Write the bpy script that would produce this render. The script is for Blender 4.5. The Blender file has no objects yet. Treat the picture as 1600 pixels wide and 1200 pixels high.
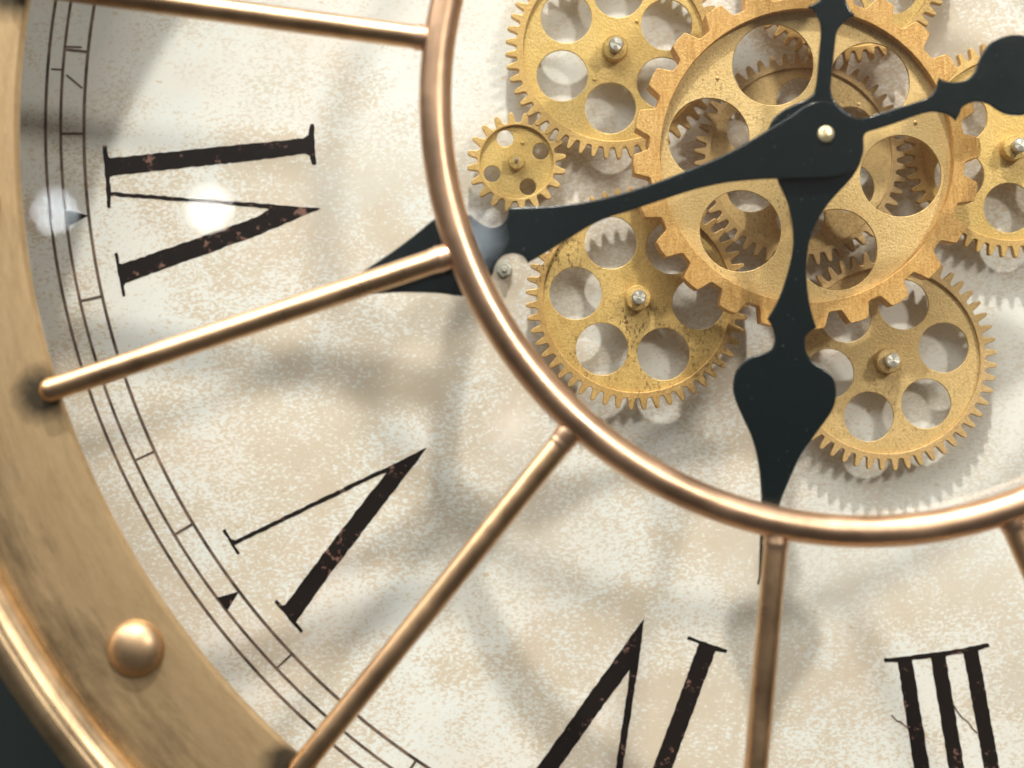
import bpy, bmesh, math, random
from mathutils import Vector, Matrix
random.seed(4)
S = bpy.context.scene
R = math.radians

# ------------------------------------------------------------------ camera
D, F = 0.52, 2500.0            # metres from dial to lens, focal length in photo pixels
HZ = 1.6                       # height of the optical axis on the wall
def W(x, y, z):                # clock frame (right, up, out of the wall) -> world
    return Vector((x, -z, HZ + y))
cd = bpy.data.cameras.new('camera'); cam = bpy.data.objects.new('camera', cd)
S.collection.objects.link(cam); S.camera = cam
cd.sensor_width = 36; cd.lens = 36 * F / 1600
cd.clip_start = 0.02; cd.clip_end = 50
cam.location = W(0, 0, D); cam.rotation_euler = (R(90), 0, 0)
cd.dof.use_dof = True; cd.dof.focus_distance = D - 0.019; cd.dof.aperture_fstop = 3.5
cd.dof.aperture_blades = 0

# ------------------------------------------------------------------ world and lamps
w = bpy.data.worlds.new("World"); S.world = w; w.use_nodes = True
nt = w.node_tree; bg = nt.nodes['Background']
tc = nt.nodes.new('ShaderNodeTexCoord'); sp = nt.nodes.new('ShaderNodeSeparateXYZ')
mr = nt.nodes.new('ShaderNodeMapRange'); cr = nt.nodes.new('ShaderNodeValToRGB')
nt.links.new(tc.outputs['Generated'], sp.inputs[0]); nt.links.new(sp.outputs['Z'], mr.inputs['Value'])
mr.inputs['From Min'].default_value = -1; mr.inputs['From Max'].default_value = 1
nt.links.new(mr.outputs[0], cr.inputs[0]); nt.links.new(cr.outputs[0], bg.inputs[0])
e = cr.color_ramp.elements
e[0].position = 0.48; e[0].color = (0.10, 0.095, 0.09, 1)
e[1].position = 0.95; e[1].color = (1.0, 1.0, 0.97, 1)
bg.inputs[1].default_value = 0.62

def lamp(name, kind, pos, power, radius=.05, color=(1, 1, 1), target=None, size=None, spot=None):
    l = bpy.data.lights.new(name, kind); l.energy = power; l.color = color
    o = bpy.data.objects.new(name, l); S.collection.objects.link(o); o.location = W(*pos)
    if kind == 'AREA':
        l.shape = 'RECTANGLE'; l.size, l.size_y = size
    else:
        l.shadow_soft_size = radius
    if target is not None:
        o.rotation_euler = (W(*target) - W(*pos)).to_track_quat('-Z', 'Y').to_euler()
    return o
T0 = (0.04, 0.03, 0.0)
kd = Vector((-0.05, 1.72, 1.0)).normalized() * 2.6
lamp('key_ceiling_spot', 'POINT', (T0[0]+kd.x, T0[1]+kd.y, kd.z), 300, .055, (1, .94, .86))
sd = Vector((0.62, 0.50, 1.0)).normalized() * 2.8
lamp('side_spot', 'POINT', (T0[0]+sd.x, T0[1]+sd.y, sd.z), 120, .16, (1, .92, .82))
lamp('ceiling_panel', 'AREA', (-1.15, 1.95, 1.2), 104, size=(3.4, 1.3), color=(1, .96, .90), target=(0, 0, 0))

# ceiling lamps that the cover glass mirrors: (photo pixel of the reflection, lamp distance, power, radius)
for px, py, h, pw, rad, colr in ((85, 331, 3.0, .55, .012, (.88, .95, 1)), (327, 326, 3.0, .75, .016, (1, .98, .93)),
                                 (742, 372, 2.6, .28, .03, (.86, .93, 1)), (800, 664, 2.6, .25, .04, (1, .86, .78))):
    ax, ay = (px-800)/F, (600-py)/F; t = (D - .0516) + h
    lamp('room_lamp', 'POINT', (ax*t, ay*t, 0.0516+h), pw, rad, colr)

S.view_settings.view_transform = 'Standard'; S.view_settings.look = 'None'
S.view_settings.exposure = 0.08; S.view_settings.gamma = 1.0
S.cycles.use_denoising = True
S.cycles.max_bounces = 8; S.cycles.transparent_max_bounces = 16
S.cycles.sample_clamp_indirect = 6

# ------------------------------------------------------------------ materials
def mat(name):
    m = bpy.data.materials.new(name); m.use_nodes = True
    return m, m.node_tree, m.node_tree.nodes['Principled BSDF']
def N(nt, t, **kw):
    n = nt.nodes.new(t)
    for k, v in kw.items():
        if k in n.inputs: n.inputs[k].default_value = v
        else: setattr(n, k, v)
    return n
def L(nt, a, b): nt.links.new(a, b)
def obj_coord(nt, scale=(1, 1, 1), rot=(0, 0, 0), src='Object'):
    t = N(nt, 'ShaderNodeTexCoord'); m = N(nt, 'ShaderNodeMapping')
    m.inputs['Scale'].default_value = scale; m.inputs['Rotation'].default_value = rot
    L(nt, t.outputs[src], m.inputs[0]); return m.outputs[0]
def noise(nt, vec, scale, detail=4, rough=.6, dist=0):
    n = N(nt, 'ShaderNodeTexNoise'); n.inputs['Scale'].default_value = scale
    n.inputs['Detail'].default_value = detail; n.inputs['Roughness'].default_value = rough
    n.inputs['Distortion'].default_value = dist
    L(nt, vec, n.inputs['Vector']); return n.outputs['Fac']
def ramp(nt, fac, stops, interp='LINEAR'):
    r = N(nt, 'ShaderNodeValToRGB'); r.color_ramp.interpolation = interp
    el = r.color_ramp.elements
    while len(el) < len(stops): el.new(.5)
    for q, (p, c) in zip(el, stops):
        q.position = p; q.color = (c, c, c, 1) if isinstance(c, (int, float)) else (*c, 1)
    L(nt, fac, r.inputs[0]); return r.outputs[0]
def mix(nt, fac, a, b, mode='MIX'):
    m = N(nt, 'ShaderNodeMix', data_type='RGBA', blend_type=mode)
    for s, v in ((0, fac), (6, a), (7, b)):
        if hasattr(v, 'is_linked'): L(nt, v, m.inputs[s])
        else: m.inputs[s].default_value = v if isinstance(v, (int, float)) else (*v, 1)
    return m.outputs[2]
def math_(nt, op, a, b=None):
    m = N(nt, 'ShaderNodeMath', operation=op)
    for s, v in ((0, a), (1, b)):
        if v is None: continue
        if hasattr(v, 'is_linked'): L(nt, v, m.inputs[s])
        else: m.inputs[s].default_value = v
    return m.outputs[0]
def bump(nt, h, strength, dist, b):
    n = N(nt, 'ShaderNodeBump'); n.inputs['Strength'].default_value = strength; n.inputs['Distance'].default_value = dist
    L(nt, h, n.inputs['Height']); L(nt, n.outputs[0], b.inputs['Normal'])

def dial_material():
    m, nt, b = mat('aged_paper_dial')
    v = obj_coord(nt)
    vs = obj_coord(nt, (1.0, 1.7, 1), (0, 0, R(-24)))
    big = noise(nt, v, 10, 3, .55, .6)
    mid = noise(nt, v, 42, 4, .65, .4)
    fine = noise(nt, vs, 600, 2, .55, .6)
    worm = noise(nt, vs, 1050, 2, .5, 1.2)
    dens = math_(nt, 'ADD', math_(nt, 'MULTIPLY', math_(nt, 'SUBTRACT', big, .5), .46), math_(nt, 'MULTIPLY', math_(nt, 'SUBTRACT', mid, .5), .46))
    f = math_(nt, 'ADD', math_(nt, 'MULTIPLY', fine, .55), math_(nt, 'MULTIPLY', worm, .45))
    # worm-like light flecks over tan ground; their density follows the large clouds
    s = math_(nt, 'ADD', f, dens)
    fl = ramp(nt, s, [(.482, 0), (.512, 1)])
    tan = mix(nt, ramp(nt, mid, [(.38, 0), (.65, 1)]), (.64, .55, .435), (.69, .61, .505))
    pale = mix(nt, ramp(nt, noise(nt, v, 17, 2), [(.4, 0), (.6, 1)]), (.82, .805, .765), (.785, .805, .79))
    col = mix(nt, math_(nt, 'MULTIPLY', fl, .95), tan, pale)
    # cooler, greyer worn areas
    col = mix(nt, math_(nt, 'MULTIPLY', ramp(nt, noise(nt, v, 6.5, 4, .6, .8), [(.47, 0), (.62, 1)]), .45), col, (.70, .71, .68))
    # pinkish stain clouds
    col = mix(nt, math_(nt, 'MULTIPLY', ramp(nt, noise(nt, v, 14, 4, .6, 1), [(.52, 0), (.7, 1)]), .28), col, (.74, .59, .48))
    # brown pin flecks
    sp = ramp(nt, noise(nt, vs, 240, 2, .5), [(.66, 0), (.70, 1)])
    reg = ramp(nt, noise(nt, v, 21, 2), [(.52, 0), (.62, 1)])
    col = mix(nt, math_(nt, 'MULTIPLY', math_(nt, 'MULTIPLY', sp, reg), .6), col, (.52, .37, .20))
    L(nt, col, b.inputs['Base Color']); b.inputs['Roughness'].default_value = .62
    b.inputs['Specular IOR Level'].default_value = .3
    return m

def ink_material():
    m, nt, b = mat('worn_black_ink')
    v = obj_coord(nt)
    a = noise(nt, v, 260, 5, .7); c = noise(nt, v, 45, 2)
    f = ramp(nt, math_(nt, 'ADD', a, math_(nt, 'MULTIPLY', c, .45)), [(.825, 0), (.90, 1)])
    col = mix(nt, math_(nt, 'MULTIPLY', f, .75), (.012, .008, .007), (.30, .16, .125))
    L(nt, col, b.inputs['Base Color']); b.inputs['Roughness'].default_value = .75; b.inputs['Specular IOR Level'].default_value = .12
    return m
def track_material():
    m, nt, b = mat('faded_brown_ink')
    v = obj_coord(nt)
    f = ramp(nt, noise(nt, v, 90, 4, .7), [(.35, 0), (.72, 1)])
    L(nt, mix(nt, f, (.035, .018, .013), (.27, .18, .13)), b.inputs['Base Color']); b.inputs['Roughness'].default_value = .65
    return m

def gold_material(name, base, dark, hi, grain=(1, 1, 1), gscale=60, gamt=.5, spots=0.0, metal=.35, rough=.42):
    m, nt, b = mat(name)
    v = obj_coord(nt, grain); u = obj_coord(nt)
    g = noise(nt, v, gscale*2.2, 6, .75, .6)
    col = mix(nt, math_(nt, 'MULTIPLY', ramp(nt, g, [(.42, 0), (.68, 1)]), gamt), base, dark)
    col = mix(nt, math_(nt, 'MULTIPLY', ramp(nt, noise(nt, u, 45, 3), [(.45, 0), (.68, 1)]), .5), col, hi)
    fine = noise(nt, u, 1300, 3, .7)
    col = mix(nt, math_(nt, 'MULTIPLY', ramp(nt, fine, [(.44, 0), (.62, 1)]), .6), col, dark)
    pit = ramp(nt, noise(nt, u, 2100, 2, .5), [(.60, 0), (.68, 1)])
    col = mix(nt, math_(nt, 'MULTIPLY', pit, .25), col, tuple(x*.45 for x in dark))
    if spots:
        s = ramp(nt, noise(nt, obj_coord(nt, (1, .6, 1)), 1050, 3, .62), [(.565, 0), (.61, 1)])
        rg = ramp(nt, noise(nt, u, 26, 3, .6), [(.42, 0), (.62, 1)])
        col = mix(nt, math_(nt, 'MULTIPLY', math_(nt, 'MULTIPLY', s, rg), spots), col, (.10, .035, .01))
    L(nt, col, b.inputs['Base Color'])
    b.inputs['Metallic'].default_value = metal
    r = ramp(nt, fine, [(.3, rough-.08), (.7, rough+.12)]); L(nt, r, b.inputs['Roughness'])
    bump(nt, fine, .5, .00035, b)
    return m

def copper_material(name, base, dark, rough=.27, streak=(1, 1, 1), amt=.5):
    m, nt, b = mat(name)
    u = obj_coord(nt); v = obj_coord(nt, streak)
    p = ramp(nt, noise(nt, u, 24, 5, .65, .5), [(.48, 0), (.74, 1)])
    q = ramp(nt, noise(nt, v, 160, 4, .7), [(.45, 0), (.8, 1)])
    col = mix(nt, math_(nt, 'MULTIPLY', p, amt), base, dark)
    col = mix(nt, math_(nt, 'MULTIPLY', q, .3), col, dark)
    L(nt, col, b.inputs['Base Color']); b.inputs['Metallic'].default_value = 1
    L(nt, ramp(nt, noise(nt, u, 60, 4), [(.3, rough-.05), (.75, rough+.12)]), b.inputs['Roughness'])
    if name == 'brass_tube':          # fine turned grooves running along the tube
        sx = N(nt, 'ShaderNodeSeparateXYZ'); L(nt, u, sx.inputs[0])
        rr = math_(nt, 'SQRT', math_(nt, 'ADD', math_(nt, 'MULTIPLY', sx.outputs[0], sx.outputs[0]), math_(nt, 'MULTIPLY', sx.outputs[1], sx.outputs[1])))
        cc = N(nt, 'ShaderNodeCombineXYZ'); L(nt, rr, cc.inputs[0]); L(nt, sx.outputs[2], cc.inputs[2])
        bump(nt, noise(nt, cc.outputs[0], 420, 3, .6), .55, .0012, b)
    else:
        bump(nt, noise(nt, u, 220, 3), .08, .0006, b)
    return m

def rim_material(r_in, r_out, rods):
    """Antique brass plate: brushed grain along the ring, tarnish in the outer groove and round each rod end."""
    m, nt, b = mat('antique_brass_plate')
    t = N(nt, 'ShaderNodeTexCoord'); s = N(nt, 'ShaderNodeSeparateXYZ'); L(nt, t.outputs['Object'], s.inputs[0])
    r = math_(nt, 'SQRT', math_(nt, 'ADD', math_(nt, 'MULTIPLY', s.outputs[0], s.outputs[0]), math_(nt, 'MULTIPLY', s.outputs[1], s.outputs[1])))
    a = math_(nt, 'ARCTAN2', s.outputs[1], s.outputs[0])
    c = N(nt, 'ShaderNodeCombineXYZ'); L(nt, math_(nt, 'MULTIPLY', r, 1.0), c.inputs[0]); L(nt, math_(nt, 'MULTIPLY', a, .045), c.inputs[1])
    g = noise(nt, c.outputs[0], 260, 6, .72, .3)
    g2 = noise(nt, c.outputs[0], 1500, 3, .6)
    u = t.outputs['Object']
    cl = noise(nt, u, 28, 5, .65, .4)
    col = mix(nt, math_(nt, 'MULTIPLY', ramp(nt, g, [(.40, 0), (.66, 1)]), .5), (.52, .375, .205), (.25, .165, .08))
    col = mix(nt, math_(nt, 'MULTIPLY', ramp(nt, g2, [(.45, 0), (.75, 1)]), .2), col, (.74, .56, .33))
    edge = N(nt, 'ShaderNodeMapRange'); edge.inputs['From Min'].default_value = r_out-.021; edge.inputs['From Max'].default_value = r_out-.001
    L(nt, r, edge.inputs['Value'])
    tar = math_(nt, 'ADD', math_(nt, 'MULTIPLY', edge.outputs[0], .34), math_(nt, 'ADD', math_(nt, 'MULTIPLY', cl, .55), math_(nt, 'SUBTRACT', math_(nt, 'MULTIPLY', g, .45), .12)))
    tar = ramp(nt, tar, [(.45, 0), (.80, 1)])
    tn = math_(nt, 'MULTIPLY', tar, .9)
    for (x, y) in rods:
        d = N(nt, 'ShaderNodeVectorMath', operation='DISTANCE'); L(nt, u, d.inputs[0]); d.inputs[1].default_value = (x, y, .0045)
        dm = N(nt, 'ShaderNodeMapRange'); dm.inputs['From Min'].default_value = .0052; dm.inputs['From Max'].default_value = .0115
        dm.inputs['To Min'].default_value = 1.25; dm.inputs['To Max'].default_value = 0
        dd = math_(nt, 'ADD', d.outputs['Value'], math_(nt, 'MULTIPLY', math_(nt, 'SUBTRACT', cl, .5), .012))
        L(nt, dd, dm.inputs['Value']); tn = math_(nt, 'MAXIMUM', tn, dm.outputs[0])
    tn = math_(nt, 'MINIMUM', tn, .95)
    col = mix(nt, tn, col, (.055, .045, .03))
    L(nt, col, b.inputs['Base Color']); b.inputs['Metallic'].default_value = .75
    L(nt, math_(nt, 'ADD', math_(nt, 'MULTIPLY', g, .2), .36), b.inputs['Roughness'])
    bump(nt, g2, .12, .0004, b)
    return m

def black_material():
    m, nt, b = mat('black_enamel')
    v = obj_coord(nt)
    d = ramp(nt, noise(nt, v, 760, 2, .5), [(.70, 0), (.76, 1)])
    L(nt, mix(nt, math_(nt, 'MULTIPLY', d, .2), (.005, .009, .010), (.25, .3, .32)), b.inputs['Base Color'])
    L(nt, ramp(nt, noise(nt, v, 90, 4), [(.3, .14), (.7, .2)]), b.inputs['Roughness'])
    b.inputs['Specular IOR Level'].default_value = .45
    return m
def spun_material(name, colr, rough=.28):
    m, nt, b = mat(name)
    t = N(nt, 'ShaderNodeTexCoord'); s = N(nt, 'ShaderNodeSeparateXYZ'); L(nt, t.outputs['Object'], s.inputs[0])
    r = math_(nt, 'SQRT', math_(nt, 'ADD', math_(nt, 'MULTIPLY', s.outputs[0], s.outputs[0]), math_(nt, 'MULTIPLY', s.outputs[1], s.outputs[1])))
    c = N(nt, 'ShaderNodeCombineXYZ'); L(nt, r, c.inputs[0])
    g = noise(nt, c.outputs[0], 5200, 2, .6)
    L(nt, mix(nt, math_(nt, 'MULTIPLY', g, .4), colr, tuple(x*.35 for x in colr)), b.inputs['Base Color'])
    b.inputs['Metallic'].default_value = .75; b.inputs['Roughness'].default_value = rough
    b.inputs['Anisotropic'].default_value = .85
    tg = N(nt, 'ShaderNodeTangent', direction_type='RADIAL', axis='Z'); L(nt, tg.outputs[0], b.inputs['Tangent'])
    return m
def glass_material():
    m = bpy.data.materials.new('clear_cover_glass'); m.use_nodes = True; nt = m.node_tree
    nt.nodes.remove(nt.nodes['Principled BSDF']); out = nt.nodes['Material Output']
    tr = N(nt, 'ShaderNodeBsdfTransparent'); gl = N(nt, 'ShaderNodeBsdfGlossy'); gl.inputs['Roughness'].default_value = .0
    tr.inputs['Color'].default_value = (.985, .995, .99, 1)
    fr = N(nt, 'ShaderNodeFresnel'); fr.inputs['IOR'].default_value = 1.5
    ge = N(nt, 'ShaderNodeNewGeometry'); io = N(nt, 'ShaderNodeMapRange')     # same Fresnel on entering and leaving the pane
    io.inputs['To Min'].default_value = 1.5; io.inputs['To Max'].default_value = 1/1.5
    L(nt, ge.outputs['Backfacing'], io.inputs['Value']); L(nt, io.outputs[0], fr.inputs['IOR'])
    ms = N(nt, 'ShaderNodeMixShader'); L(nt, fr.outputs[0], ms.inputs[0]); L(nt, tr.outputs[0], ms.inputs[1]); L(nt, gl.outputs[0], ms.inputs[2])
    L(nt, ms.outputs[0], out.inputs[0]); return m
def plain(name, c, rough=.6, metal=0.0, nz=0.0):
    m, nt, b = mat(name)
    f = noise(nt, obj_coord(nt), 40, 4)
    L(nt, mix(nt, f, c, tuple(x*.7 for x in c)), b.inputs['Base Color'])
    b.inputs['Roughness'].default_value = rough; b.inputs['Metallic'].default_value = metal
    return m

M_dial = dial_material(); M_ink = ink_material(); M_track = track_material()
M_gold = gold_material('gold_painted_gear', (.74, .52, .175), (.52, .32, .085), (.80, .61, .26), (1, 1.8, 1), 90, .5)
M_goldrim = gold_material('gold_painted_teeth', (.70, .47, .17), (.48, .28, .08), (.76, .55, .24), (1, 3, 1), 120, .6)
M_old = gold_material('stained_gold_gear', (.72, .50, .17), (.48, .28, .08), (.77, .58, .24), (1, .5, 1), 160, .6, .85)
M_oldrim = gold_material('stained_gold_teeth', (.66, .43, .16), (.42, .23, .06), (.72, .50, .21), (1, .4, 1), 160, .7, .8)
M_dull = gold_material('dull_gold_gear', (.70, .50, .22), (.52, .34, .125), (.74, .56, .28), (1, 1, 1), 130, .5, .35)
M_dullrim = gold_material('dull_gold_teeth', (.62, .43, .19), (.46, .28, .11), (.68, .50, .26), (1, 1, 1), 130, .6, .3)
M_bigface = gold_material('pale_gold_wheel_face', (.74, .53, .235), (.58, .36, .12), (.79, .60, .30), (1.4, 1, 1), 70, .5, .45)
M_bigrim = gold_material('grained_orange_gold_teeth', (.72, .44, .145), (.44, .20, .04), (.78, .54, .22), (5.5, 1, 1), 60, .95, metal=.25)
M_ring = copper_material('copper_ring', (.74, .495, .325), (.32, .19, .11), .33, (1, 1, 1), .6)
M_rod = copper_material('brass_rod', (.72, .485, .285), (.27, .16, .085), .30, (1, 1, 1), .7)
M_tube = copper_material('brass_tube', (.82, .60, .36), (.13, .095, .06), .34, (1, 1, 1), .9)
M_rivet = copper_material('copper_rivet', (.50, .35, .21), (.22, .14, .08), .45, (1, 1, 1), .9)
M_black = black_material()
M_steel = spun_material('turned_steel', (.80, .76, .66), .36); M_brass = spun_material('turned_brass', (.90, .74, .46), .34)
M_glass = glass_material()
M_wall = plain('dark_green_wall', (.012, .022, .022), .7)
M_case = plain('dark_case', (.10, .07, .045), .5, .4)
M_nut = plain('zinc_nut', (.66, .65, .56), .35, .4)

# ------------------------------------------------------------------ geometry helpers
def k(z): return (D - z) / F
def P(px, py, z): return Vector(((px-800)*k(z), (600-py)*k(z)))
CX, CY = P(1322, 204, 0)
def empty(name, loc):
    o = bpy.data.objects.new(name, None); S.collection.objects.link(o); o.location = loc; o.empty_display_size = .02
    return o
clock = empty('wall_clock', W(CX, CY, 0)); clock.rotation_euler = (R(90), 0, 0)
clock['label'] = 'round gold and cream skeleton wall clock with exposed gears, black hands and a copper ring'
clock['category'] = 'clock'

def link(name, me, material, parent, loc=(0, 0, 0), label=None):
    """loc is in the clock frame about the optical axis for parts; sub-parts pass positions the same way"""
    o = bpy.data.objects.new(name, me); S.collection.objects.link(o)
    if material is not None:
        me.materials.clear(); me.materials.append(material)
    o.parent = parent
    base = Vector((CX, CY, 0)) if parent is clock else (Vector((CX, CY, 0)) + parent.location)
    o.location = Vector(loc) - base
    if label: o['label'] = label
    return o
def smooth(me, ang=40):
    me.polygons.foreach_set('use_smooth', [True]*len(me.polygons)); me.set_sharp_from_angle(angle=R(ang)); return me
def curve_mesh(name, loops, z0, z1, bev=0.0, res=2):
    """flat shape bounded by loops (first outer, the rest holes), from z0 to z1, edges rounded by bev"""
    cu = bpy.data.curves.new(name, 'CURVE'); cu.dimensions = '2D'; cu.fill_mode = 'BOTH'
    h = (z1-z0)/2; cu.extrude = max(h-bev, 0); cu.bevel_depth = bev; cu.bevel_resolution = res; cu.offset = -bev
    for n_, pts in enumerate(loops):
        area = sum(p[0]*q[1]-q[0]*p[1] for p, q in zip(pts, pts[1:]+pts[:1]))
        if (area > 0) != (n_ == 0): pts = pts[::-1]
        s = cu.splines.new('POLY'); s.points.add(len(pts)-1)
        for q, p in zip(s.points, pts): q.co = (p[0], p[1], 0, 1)
        s.use_cyclic_u = True
    t = bpy.data.objects.new('tmp', cu); S.collection.objects.link(t)
    dg = bpy.context.evaluated_depsgraph_get(); me = bpy.data.meshes.new_from_object(t.evaluated_get(dg))
    bpy.data.objects.remove(t); bpy.data.curves.remove(cu)
    me.transform(Matrix.Translation((0, 0, (z0+z1)/2))); me.name = name
    bm = bmesh.new(); bm.from_mesh(me); bmesh.ops.remove_doubles(bm, verts=bm.verts, dist=1e-6); bm.to_mesh(me); bm.free()
    smooth(me)
    for p in me.polygons: p.use_smooth = abs(p.normal.z) < .995
    return me
def lathe(name, prof, n=96, closed=False):
    bm = bmesh.new(); rings = []
    for r, z in prof:
        rings.append([bm.verts.new((r*math.cos(2*math.pi*i/n), r*math.sin(2*math.pi*i/n), z)) for i in range(n)] if r > 1e-7 else [bm.verts.new((0, 0, z))])
    pr = list(zip(rings, rings[1:])) + ([(rings[-1], rings[0])] if closed else [])
    for a, b in pr:
        for i in range(n):
            j = (i+1) % n
            if len(a) == 1 and len(b) == 1: continue
            if len(a) == 1: bm.faces.new((a[0], b[i], b[j]))
            elif len(b) == 1: bm.faces.new((a[i], b[0], a[j]))
            else: bm.faces.new((a[i], b[i], b[j], a[j]))
    bmesh.ops.recalc_face_normals(bm, faces=bm.faces)
    me = bpy.data.meshes.new(name); bm.to_mesh(me); bm.free(); return smooth(me)
def tube(name, pts, rad, closed=False, n=20, cap=True):
    """round bar along points; rad a number or one per point"""
    bm = bmesh.new(); rs = []
    m = len(pts); rr = rad if isinstance(rad, (list, tuple)) else [rad]*m
    for i, p in enumerate(pts):
        a = pts[(i-1) % m] if (closed or i > 0) else p; b = pts[(i+1) % m] if (closed or i < m-1) else p
        t = (Vector(b)-Vector(a)).normalized(); u = t.cross(Vector((0, 0, 1))).normalized(); v = u.cross(t)
        rs.append([bm.verts.new(Vector(p)+(u*math.cos(2*math.pi*j/n)+v*math.sin(2*math.pi*j/n))*rr[i]) for j in range(n)])
    for i in range(m if closed else m-1):
        A, B = rs[i], rs[(i+1) % m]
        for j in range(n): bm.faces.new((A[j], A[(j+1) % n], B[(j+1) % n], B[j]))
    if not closed and cap: bm.faces.new(rs[0]); bm.faces.new(rs[-1])
    bmesh.ops.recalc_face_normals(bm, faces=bm.faces)
    me = bpy.data.meshes.new(name); bm.to_mesh(me); bm.free(); return smooth(me, 60)
def circle(r, n=96, c=(0, 0), ph=0): return [(c[0]+r*math.cos(ph+2*math.pi*i/n), c[1]+r*math.sin(ph+2*math.pi*i/n)) for i in range(n)]
def catmull(pts, closed=True, n=5):
    """points; a third value 'c' marks a corner"""
    m = len(pts); out = []
    for i in range(m if closed else m-1):
        p1, p2 = pts[i], pts[(i+1) % m]
        c1, c2 = len(p1) > 2, len(p2) > 2
        p0 = pts[(i-1) % m] if not c1 and (closed or i > 0) else p1
        p3 = pts[(i+2) % m] if not c2 and (closed or i < m-2) else p2
        for q in range(n):
            t = q/n; v = []
            for d in (0, 1):
                a, b, c, e_ = p0[d], p1[d], p2[d], p3[d]
                v.append(.5*((2*b)+(-a+c)*t+(2*a-5*b+4*c-e_)*t*t+(-a+3*b-3*c+e_)*t**3))
            out.append(tuple(v))
    return out
def px_loop(pts, z, c): return [tuple(P(x, y, z)-c) for x, y in pts]

# ------------------------------------------------------------------ the wall
me = bpy.data.meshes.new('wall'); a = 3.0
me.from_pydata([(-a, 0, -a), (a, 0, -a), (a, 0, a), (-a, 0, a)], [], [(0, 1, 2, 3)])
wl = bpy.data.objects.new('wall', me); S.collection.objects.link(wl); me.materials.append(M_wall)
wl.location = W(0, 0, -.032); wl['kind'] = 'structure'

# ------------------------------------------------------------------ dial with its printing
Z_GLASS = .0506
cdial = Vector((CX, CY))
dial = link('dial', curve_mesh('dial', [circle(1400*k(0), 256)], -.003, 0), M_dial, clock, (CX, CY, 0), 'cream and tan mottled paper dial')
INK = .00012
for r, wd, oc in ((1190.7, 5.0, (0, 0)), (1226, 4.6, (-1, 4)), (1255.8, 4.8, (5, 3))):
    c = P(1322+oc[0], 204-oc[1]+0, 0)
    link('track_line', curve_mesh('track_line', [circle((r+wd/2)*k(0), 360), circle((r-wd/2)*k(0), 360)], 0.00002, INK), M_track, dial, (c.x, c.y, 0))
def quad_strip(a, b, wd):
    a, b = Vector(a), Vector(b); n = (b-a).normalized(); n = Vector((-n.y, n.x))*wd/2
    return [tuple(a+n), tuple(b+n), tuple(b-n), tuple(a-n)]
for i in range(-3, 17):
    an = R(173.6-6.16*i); d = Vector((math.cos(an), math.sin(an)))
    c = Vector((1322, 204)); e_ = Vector((-d.y, d.x))
    if i in (0, 5, 10, 15):
        o = c+d*1191; q = c+d*1224
        pts = [tuple(o), tuple(q+e_*13), tuple(q-e_*13)]; nm = 'hour_mark'; mt = M_ink
    else:
        pts = quad_strip(c+d*1192, c+d*1224.5, 4.2 if i % 3 else 3.4); nm = 'track_mark'; mt = M_track
    g = P(*(c+d*1208), 0)
    link(nm, curve_mesh(nm, [px_loop(pts, 0, g)], 0.00003, INK+.00003), mt, dial, (g.x, g.y, 0))
def ragged(pts):
    out = []
    for a, b in zip(pts, pts[1:]+pts[:1]):
        d = math.hypot(b[0]-a[0], b[1]-a[1]); n = max(1, int(d/7))
        for i in range(n):
            t = i/n; j = .75 if i else .25
            out.append((a[0]+(b[0]-a[0])*t+random.uniform(-j, j), a[1]+(b[1]-a[1])*t+random.uniform(-j, j)))
    return out
for a_, b_ in (((104, 117), (129, 138)), ((80, 108), (98, 109)), ((101, 73), (128, 74))):      # diagonal reflection drawn in as an ink line, then two extra ticks, upper left
    g = P((a_[0]+b_[0])/2, (a_[1]+b_[1])/2, 0)
    link('track_mark', curve_mesh('track_mark', [px_loop(quad_strip(a_, b_, 3), 0, g)], 0.00003, INK+.00003), M_track, dial, (g.x, g.y, 0))
def numeral(polys, label):
    polys = [ragged(q) for q in polys]
    xs = [p for q in polys for p in q]; g = P(sum(p[0] for p in xs)/len(xs), sum(p[1] for p in xs)/len(xs), 0)
    bm = bmesh.new()
    for i, q in enumerate(polys):
        m2 = curve_mesh('n', [px_loop(q, 0, g)], 0.00002+i*.00001, INK+i*.00001); bm.from_mesh(m2)
    me = bpy.data.meshes.new('numeral'); bm.to_mesh(me); bm.free()
    link('numeral', me, M_ink, dial, (g.x, g.y, 0), label)
numeral([[(160.5, 228), (167, 228), (169.5, 245), (173, 247), (400, 223.5), (474, 216), (482, 211), (485, 194), (490.5, 194), (494, 257), (488, 257.5),
          (484, 243), (477, 240), (400, 250), (177, 274.5), (171.5, 277), (173.5, 300), (418, 318.5), (501, 325.5), (400, 368.5), (196, 442), (193.5, 447), (196, 463), (191.5, 463.5),
          (178.5, 396), (183.5, 394.5), (186.5, 411), (191, 412.5), (300, 375), (400, 339.5), (421, 327), (400, 323.5), (173.5, 306), (173, 325), (168, 325)]],
        'roman numeral VI beside the left edge')
numeral([[(347.5, 829), (352, 826.5), (361.5, 842), (368, 844), (500, 779.5), (580, 741), (603, 731), (667, 699), (640, 735), (500, 918), (465, 968), (463, 972), (474, 986), (470.5, 989),
          (428.5, 940), (432, 936.5), (441, 945.5), (446, 944), (500, 872), (570, 781), (604, 738), (580, 748), (500, 787), (370, 850), (366.5, 852), (375, 864), (371, 867)]],
        'roman numeral V at the lower left')
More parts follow.
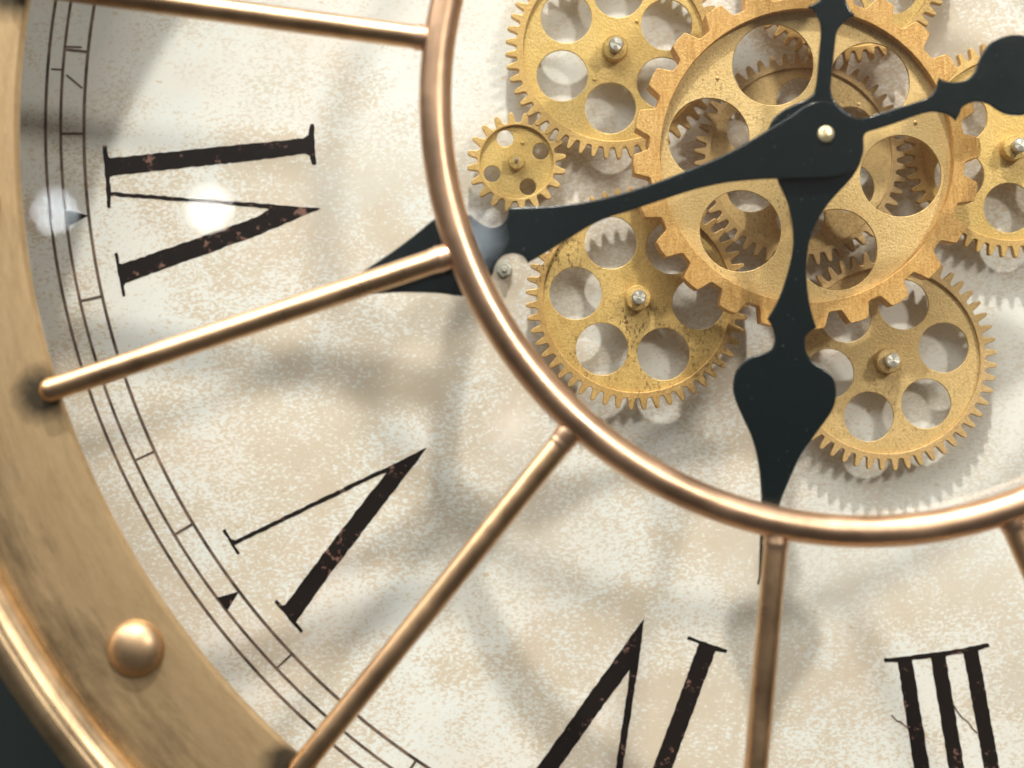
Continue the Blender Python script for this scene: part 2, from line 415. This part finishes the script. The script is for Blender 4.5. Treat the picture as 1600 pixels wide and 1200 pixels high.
numeral([[(1006.5, 967), (1003, 1000), (973, 1200), (956, 1309), (966, 1322), (962, 1326), (940, 1320), (943, 1316), (952, 1309), (962, 1200), (981, 1075), (984, 1046), (960, 1078), (873, 1200), (812, 1290), (822, 1302), (818, 1306), (764, 1272), (768, 1268), (780, 1274), (840, 1198), (985, 995)],
         [(1075, 994), (1136.5, 1015), (1134.5, 1020), (1118, 1017), (1050, 1200), (1016, 1298), (1028, 1310), (1026, 1314), (968, 1296), (970, 1292), (985, 1292), (1020, 1200), (1092, 1006), (1089, 1004), (1073, 998.5)]],
        'roman numeral IV at the bottom')
numeral([[(1381, 1028), (1543, 1004), (1546, 1009), (1531, 1014.5), (1529, 1016), (1561, 1200), (1580, 1306), (1592, 1308), (1593, 1312), (1428, 1334), (1427, 1330), (1448, 1326),
          (1427.5, 1200), (1404, 1036), (1402, 1032.5), (1382, 1033)]
         ], 'roman numeral III at the lower right') if False else None
def III():
    bars = []
    for (a, b, c_, d) in (((1402, 1031), (1427.5, 1200), (1452.5, 1200), (1425, 1029.5)), ((1454, 1027), (1482.5, 1200), (1506.5, 1200), (1477.5, 1024)), ((1505, 1019), (1537.5, 1200), (1561.5, 1200), (1528, 1013))):
        e1 = (b[0]+(b[0]-a[0])*.65, b[1]+(b[1]-a[1])*.65); e2 = (c_[0]+(c_[0]-d[0])*.65, c_[1]+(c_[1]-d[1])*.62)
        bars.append([a, b, e1, e2, c_, d])
    bars.append([(1381, 1028.5), (1400, 1027), (1480, 1017), (1544, 1005), (1546.5, 1010), (1530, 1016), (1480, 1024.5), (1400, 1034.5), (1382, 1034)])
    bars.append([(1430, 1306), (1590, 1288), (1591, 1293), (1430, 1312)])
    numeral(bars, 'roman numeral III at the lower right')
III()
# hairline cracks in the print by the numeral III
for pts in ([(1393, 1117), (1401, 1126), (1408, 1128), (1414, 1134), (1422, 1136)], [(1488, 1098), (1496, 1112), (1503, 1121), (1512, 1127), (1520, 1139), (1527, 1145)]):
    L_ = []; R_ = []
    for i, p in enumerate(pts):
        a_ = Vector(pts[max(i-1, 0)]); b_ = Vector(pts[min(i+1, len(pts)-1)]); n_ = (b_-a_).normalized(); n_ = Vector((-n_.y, n_.x))
        L_.append(tuple(Vector(p)+n_*1.0)); R_.append(tuple(Vector(p)-n_*1.0))
    g = P(*pts[2], 0)
    link('hairline_crack', curve_mesh('hairline_crack', [px_loop(L_+R_[::-1], 0, g)], .00003, .00022), M_track, dial, (g.x, g.y, 0))

# ------------------------------------------------------------------ gears
def gear_outline(n, rr, rt, phase, kind):
    pts = []; st = 2*math.pi/n
    for i in range(n):
        a0 = -phase - i*st                    # photo angles run with y down
        if kind == 'square':
            for da, r in ((-5.6, rr), (-5.0, rr+.0004), (-3.55, rt-.0012), (-3.0, rt-.0002), (0, rt), (3.0, rt-.0002), (3.55, rt-.0012), (5.0, rr+.0004), (5.6, rr)):
                pts.append((a0+R(da), r))
        else:
            h = rt-rr
            for fa, fr in ((-.5, 0), (-.36, .02), (-.29, .16), (-.235, .45), (-.17, .78), (-.10, .96), (0, 1), (.10, .96), (.17, .78), (.235, .45), (.29, .16), (.36, .02)):
                pts.append((a0+fa*st, rr+fr*h))
    pts.sort(key=lambda q: q[0])
    return [(r*math.cos(a), r*math.sin(a)) for a, r in pts]
def gear(cx, cy, rtip, rroot, rrec, nteeth, tphase, holes, hr, hring, hphase, zf, th, rec, mats, label, kind='round', boss=20, bh=.0045, pin=11.5, ph=.0052, pinmat=None, studs=()):
    K = k(zf); c = P(cx, cy, zf)
    rim = curve_mesh('gear', [gear_outline(nteeth, rroot*K, rtip*K, R(tphase), kind), circle(rrec*K, 160)], -th, 0, .00022, 1)
    g = link('gear', rim, mats[1], clock, (c.x, c.y, zf), label)
    hs = [circle(hr*K, 72, (hring*K*math.cos(-R(hphase+360/holes*i)), hring*K*math.sin(-R(hphase+360/holes*i)))) for i in range(holes)]
    web = curve_mesh('gear_web', [circle((rrec+3)*K, 160)]+hs, -rec-.0011, -rec, .00018, 1)
    link('gear_web', web, mats[0], g, (c.x, c.y, zf))
    if boss:
        b = boss*K*.985; z = -rec
        link('boss', lathe('boss', [(b*.2, z), (b*1.02, z-.0001), (b*1.02, z+.0003), (b, z+.0006), (b, z+bh-.0003), (b-.0003, z+bh), (b*.5, z+bh), (0, z+bh)], 64), mats[0], g, (c.x, c.y, zf))
        p = pin*K*.975; z2 = z+bh
        teeth = []
        link('shaft', lathe('shaft', [(0, z2-.001), (p*.92, z2-.001), (p*.92, z2+ph*.55), (p, z2+ph*.6), (p, z2+ph-.0004), (p-.0004, z2+ph), (p*.12, z2+ph+.0001), (0, z2+ph-.0002)], 48), pinmat or M_steel, g, (c.x, c.y, zf))
        # shaft carried down to the dial
        link('axle', lathe('axle', [(0, -zf+.0001), (p*.8, -zf+.0001), (p*.8, -rec-.0002), (0, -rec-.0002)], 24), M_steel, g, (c.x, c.y, zf))
    for (sx, sy) in studs:
        q = P(sx, sy, zf-rec)
        link('stud', lathe('stud', [(.0006, 0), (.00055, .0004), (.0003, .0006), (0, .0006)], 16), mats[0], g, (q.x, q.y, zf-rec))
    return g
ZF, TH = .0094, .0032
gold, old, dull, bigm = (M_gold, M_goldrim), (M_old, M_oldrim), (M_dull, M_dullrim), (M_bigface, M_bigrim)
gear(960.5, 77, 171, 153.5, 143, 52, 177.6, 6, 40, 91, 94, ZF, TH, .0014, gold, 'bright gold fine-toothed gear at the upper left of the wheel train', studs=((929, 124), (995, 33)))
gear(807, 253, 78, 61.5, 57.5, 20, 173.2, 4, 13, 42, 65, ZF-.0003, .0032, .0015, gold, 'smallest gold gear with four small holes', boss=13, bh=.0036, pin=3.4, ph=.004, studs=((816.5, 223),))
gear(996, 466, 175, 156.5, 147, 52, 176.4, 6, 41, 96.5, 4.7, ZF+.001, TH, .0014, old, 'brown-speckled gold gear at the lower left', pin=11.5, ph=.0045, boss=20)
gear(1386.5, 563.5, 172.5, 154, 145.5, 52, -4.5, 6, 39, 92, -12.8, ZF, TH, .0014, dull, 'dull gold gear right of the downward hand', ph=.005)
gear(1583, 232, 170.5, 153, 143, 52, 95, 6, 39, 92, 93, ZF, TH, .0014, gold, 'gold gear cut by the right edge of the picture', ph=.005)
gear(1322, -72, 170, 152.5, 145, 52, 20, 6, 39, 92, 35, ZF, TH, .0014, gold, 'gold gear cut by the top edge of the picture')
gear(1252, 248, 167.5, 150, 142, 52, 4.6, 6, 37.5, 90, 30, ZF-.0010, .0030, .0012, dull, 'gold gear hidden behind the big square-toothed wheel', boss=0)
ZB = .0260
gear(1261, 243, 272, 247, 229.5, 24, 12.2, 6, 64, 154, 11, ZB, .0088, .0038, bigm, 'large square-toothed orange-gold wheel with six big holes', 'square', boss=45, bh=.004, pin=30, ph=.010,
     pinmat=M_black, studs=((1121, 122), (1430, 191), (1342, 163)))

# ------------------------------------------------------------------ hands
HH = .0450; MH = .0480
hour = [(1262, 10, 'c'), (1273, 17), (1280, 31), (1283, 48), (1280, 85), (1274.7, 136), (1263, 153), (1243.5, 161.5), (1226.5, 170), (1212, 181), (1204, 193), (1199.5, 208), (1200, 235), (1208, 262), (1216, 282),
        (1227, 306), (1233.5, 325), (1238.5, 351), (1239.5, 385), (1232, 422), (1218, 464), (1199.5, 498, 'c'), (1207, 511), (1211, 529.5), (1206.5, 543.5), (1192.5, 552), (1172.7, 558), (1158, 569), (1149, 583),
        (1145.5, 604), (1149, 624), (1161, 653), (1175.5, 685), (1185.5, 726), (1189.7, 775), (1189, 800, 'c'), (1185.5, 918, 'c'), (1193, 885), (1205, 832), (1220, 785), (1231, 757), (1251, 713), (1276, 677), (1299, 644.7),
        (1307, 620), (1304.5, 595), (1291.7, 579), (1272, 566), (1260.5, 549), (1258.5, 532), (1263, 521), (1276.5, 512, 'c'), (1271, 496), (1264.8, 470), (1260.5, 430), (1262, 399), (1266, 373.7), (1274.7, 351),
        (1289, 325.5), (1308, 303), (1331, 278), (1345, 253), (1350, 225), (1345, 198), (1331, 179), (1315, 167), (1304, 155), (1299, 140), (1300, 118), (1306, 65), (1309, 48), (1320, 34), (1337.5, 22.5, 'c'),
        (1329, 15), (1323, 0), (1326, -14), (1342, -30), (1357, -52), (1358, -84), (1342, -110), (1312, -124), (1280, -118), (1256, -98), (1248, -70), (1256, -44), (1276, -26), (1284, -14), (1280, 0)]
minute = [(440, 488, 'c'), (500, 462), (545, 438), (583, 413), (617, 390), (650, 365), (677, 343), (703, 331), (730, 334), (745, 345), (757, 352.5), (769, 355), (782, 351), (792, 340), (794, 324, 'c'),
          (842, 322.5), (898, 317.5), (955, 306), (1011.7, 289), (1068, 268), (1110, 251), (1150, 232), (1178, 215.5), (1206.7, 198), (1235, 181), (1256, 166), (1274.7, 158.5), (1294.5, 158), (1309.5, 165), (1325.7, 178.5),
          (1340, 184), (1357, 182.5), (1376.7, 175.7), (1433, 158.7), (1450, 152), (1461.7, 139), (1467.4, 120.4, 'c'), (1477, 126), (1492, 128), (1510, 124), (1523, 111.5), (1532.5, 88), (1546, 68), (1566.5, 57.5), (1592, 54),
          (1622, 62), (1648, 80), (1668, 92), (1700, 96, 'c'), (1672, 112), (1654, 138), (1632, 166), (1606, 179), (1575, 178.5), (1558, 171), (1546, 163), (1530, 158.5), (1515, 161), (1504, 168), (1500, 178), (1494, 188.5, 'c'),
          (1484, 180), (1467, 175), (1452, 175), (1433, 180), (1400, 192), (1372, 201), (1354, 207), (1350, 217), (1350.5, 230), (1347, 246), (1335, 262), (1317, 272), (1293, 277), (1263, 278.5), (1206.7, 279),
          (1167.5, 281.5), (1130, 286), (1092.5, 294), (1055, 305.6), (1017.5, 318), (980, 330), (955, 338), (926.7, 350), (898, 366.6), (870, 384), (841.7, 401), (824.5, 411, 'c'), (819, 402), (810.5, 397.5), (799, 396),
          (785, 400.6), (775, 413), (770, 428), (761, 445), (745, 459), (717, 462.5), (683, 458), (617, 457), (557, 463), (500, 474)]
def hand(name, pts, zf, label, th=.0014):
    c = P(1290, 210, zf)
    me = curve_mesh(name, [px_loop(catmull(pts), zf, c)], -th, 0, .0005, 4)
    return link(name, me, M_black, clock, (c.x, c.y, zf), label)
hh = hand('hour_hand', hour, HH, 'black spade-tipped hand pointing down')
mh = hand('minute_hand', minute, MH, 'black spade-tipped hand pointing left')
c = P(1290, 210, MH)
r = 13.2*k(MH)
link('centre_cap', lathe('centre_cap', [(r*.9, -.003), (r, -.001), (r, .0006), (r*.93, .0010), (r*.9, .00105), (r*.1, .0013), (0, .0013)], 48), M_brass, mh, (c.x, c.y, MH), 'small turned brass cap')

# hex nut on its bolt, lower left of the train
c = P(788, 421, .003)
hx = curve_mesh('nut', [circle(11.5*k(0), 6, ph=.3), circle(4*k(0), 24)], 0.0008, .0030, .0002, 1)
nut = link('nut', hx, M_nut, clock, (c.x, c.y, 0.0), 'small zinc hex nut on the dial')
link('washer', lathe('washer', [(0, .0001), (13*k(0), .0001), (13*k(0), .0007), (0, .0007)], 40), M_nut, nut, (c.x, c.y, 0))
link('bolt', lathe('bolt', [(0, .0006), (4.2*k(0), .0006), (4.2*k(0), .0044), (3.2*k(0), .0049), (0, .0049)], 24), M_nut, nut, (c.x, c.y, 0))

# ------------------------------------------------------------------ cover glass
ZR = .0545                                                   # front of the rim plate
cr_ = P(1320.5, 208, ZR)
gl = link('cover_glass', curve_mesh('cover_glass', [circle(1294*k(ZR), 200)], Z_GLASS-ZR, Z_GLASS+.001-ZR), M_glass, clock, (cr_.x, cr_.y, ZR))

# ------------------------------------------------------------------ rim
KR = k(ZR); rin, rpl, rt, tr = 1297*KR, 1492*KR, 1531*k(ZR+.002), 41*k(ZR+.002)
rods = [((659, 59), (15, -29)), ((692, 403), (62, 615)), ((884, 683), (458, 1214)), ((1213, 843), (1153, 1512)), ((1580, 815), (1842, 1405))]
ZROD = ZR+.0036
ends = []
for a_, b_ in rods:
    q = P(*b_, ZROD); ends.append((q.x-cr_.x, q.y-cr_.y))
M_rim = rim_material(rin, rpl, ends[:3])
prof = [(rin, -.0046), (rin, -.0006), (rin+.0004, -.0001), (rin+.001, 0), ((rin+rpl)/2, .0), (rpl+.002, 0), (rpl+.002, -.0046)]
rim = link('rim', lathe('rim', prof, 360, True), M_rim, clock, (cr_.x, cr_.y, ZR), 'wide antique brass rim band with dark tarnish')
tp = []
for i in range(40):
    a_ = 2*math.pi*i/40; g_ = 1+.022*math.cos(a_*9)*(1 if 0 < a_ < math.pi else 0)
    tp.append((rt+tr*math.cos(a_)*g_, .0015+tr*math.sin(a_)*g_))
link('outer_tube', lathe('outer_tube', tp, 360, True), M_tube, rim, (cr_.x, cr_.y, ZR), 'rounded brass outer tube with dark patches')
rv = 45*k(ZR+.004)
rivet = lathe('rivet', [(rv*1.02, -.0002)]+[(rv*math.cos(a_*math.pi/20), rv*.62*math.sin(a_*math.pi/20)) for a_ in range(0, 10)]+[(0, rv*.62)], 48)
for an in (144.0, 175.4):
    q = P(1320+1369*math.cos(R(an)), 208+1369*math.sin(R(an)), ZR)
    link('rivet', rivet, M_rivet, rim, (q.x, q.y, ZR+.0001))
# tarnished ring of dirt is in the rim material; case behind the rim
link('case', lathe('case', [(rt, -.0015), (rt, -ZR-.031), (rt-.006, -ZR-.031), (rt-.006, -.0050)], 200, True), M_case, clock, (cr_.x, cr_.y, ZR))

# ------------------------------------------------------------------ copper ring and rods
cc = P(1353.8, 157, ZROD+.0006); rr_, rtu = 673*k(ZROD), 25.3*k(ZROD)
ringm = tube('inner_ring', [(rr_*math.cos(2*math.pi*i/360), rr_*math.sin(2*math.pi*i/360), 0) for i in range(360)], rtu, True, 32)
ring = link('inner_ring', ringm, M_ring, clock, (cc.x, cc.y, ZROD+.0006), 'bright copper ring round the gears')
for (a_, b_) in rods:
    A = P(*a_, ZROD); B = P(*b_, ZROD); d = (B-A); ln = d.length; d.normalize(); rad = 18.8*k(ZROD)
    pts = [(-.004, rad), (0, rad), (.0015, rad)]
    pts += [(ln*f, rad) for f in (.25, .5, .75)] + [(ln-rad+rad*math.sin(q*math.pi/14), rad*math.cos(q*math.pi/14)) for q in range(7)]
    me = tube('rod', [(d.x*t, d.y*t, 0) for t, _ in pts], [max(q, .00005) for _, q in pts], False, 28)
    o = link('rod', me, M_rod, clock, (A.x, A.y, ZROD))
    # soldered collar where the rod meets the ring
    jw = lambda q: q*random.uniform(.96, 1.08)
    me2 = tube('weld', [(d.x*t, d.y*t, 0) for t in (-.004, .0006, .0013, .0021, .0028, .0036)], [rad*1.03, jw(rad*1.06), jw(rad*1.08), jw(rad*1.03), jw(rad*1.01), rad*.98], False, 24)
    link('weld', me2, M_ring, o, (A.x, A.y, ZROD))
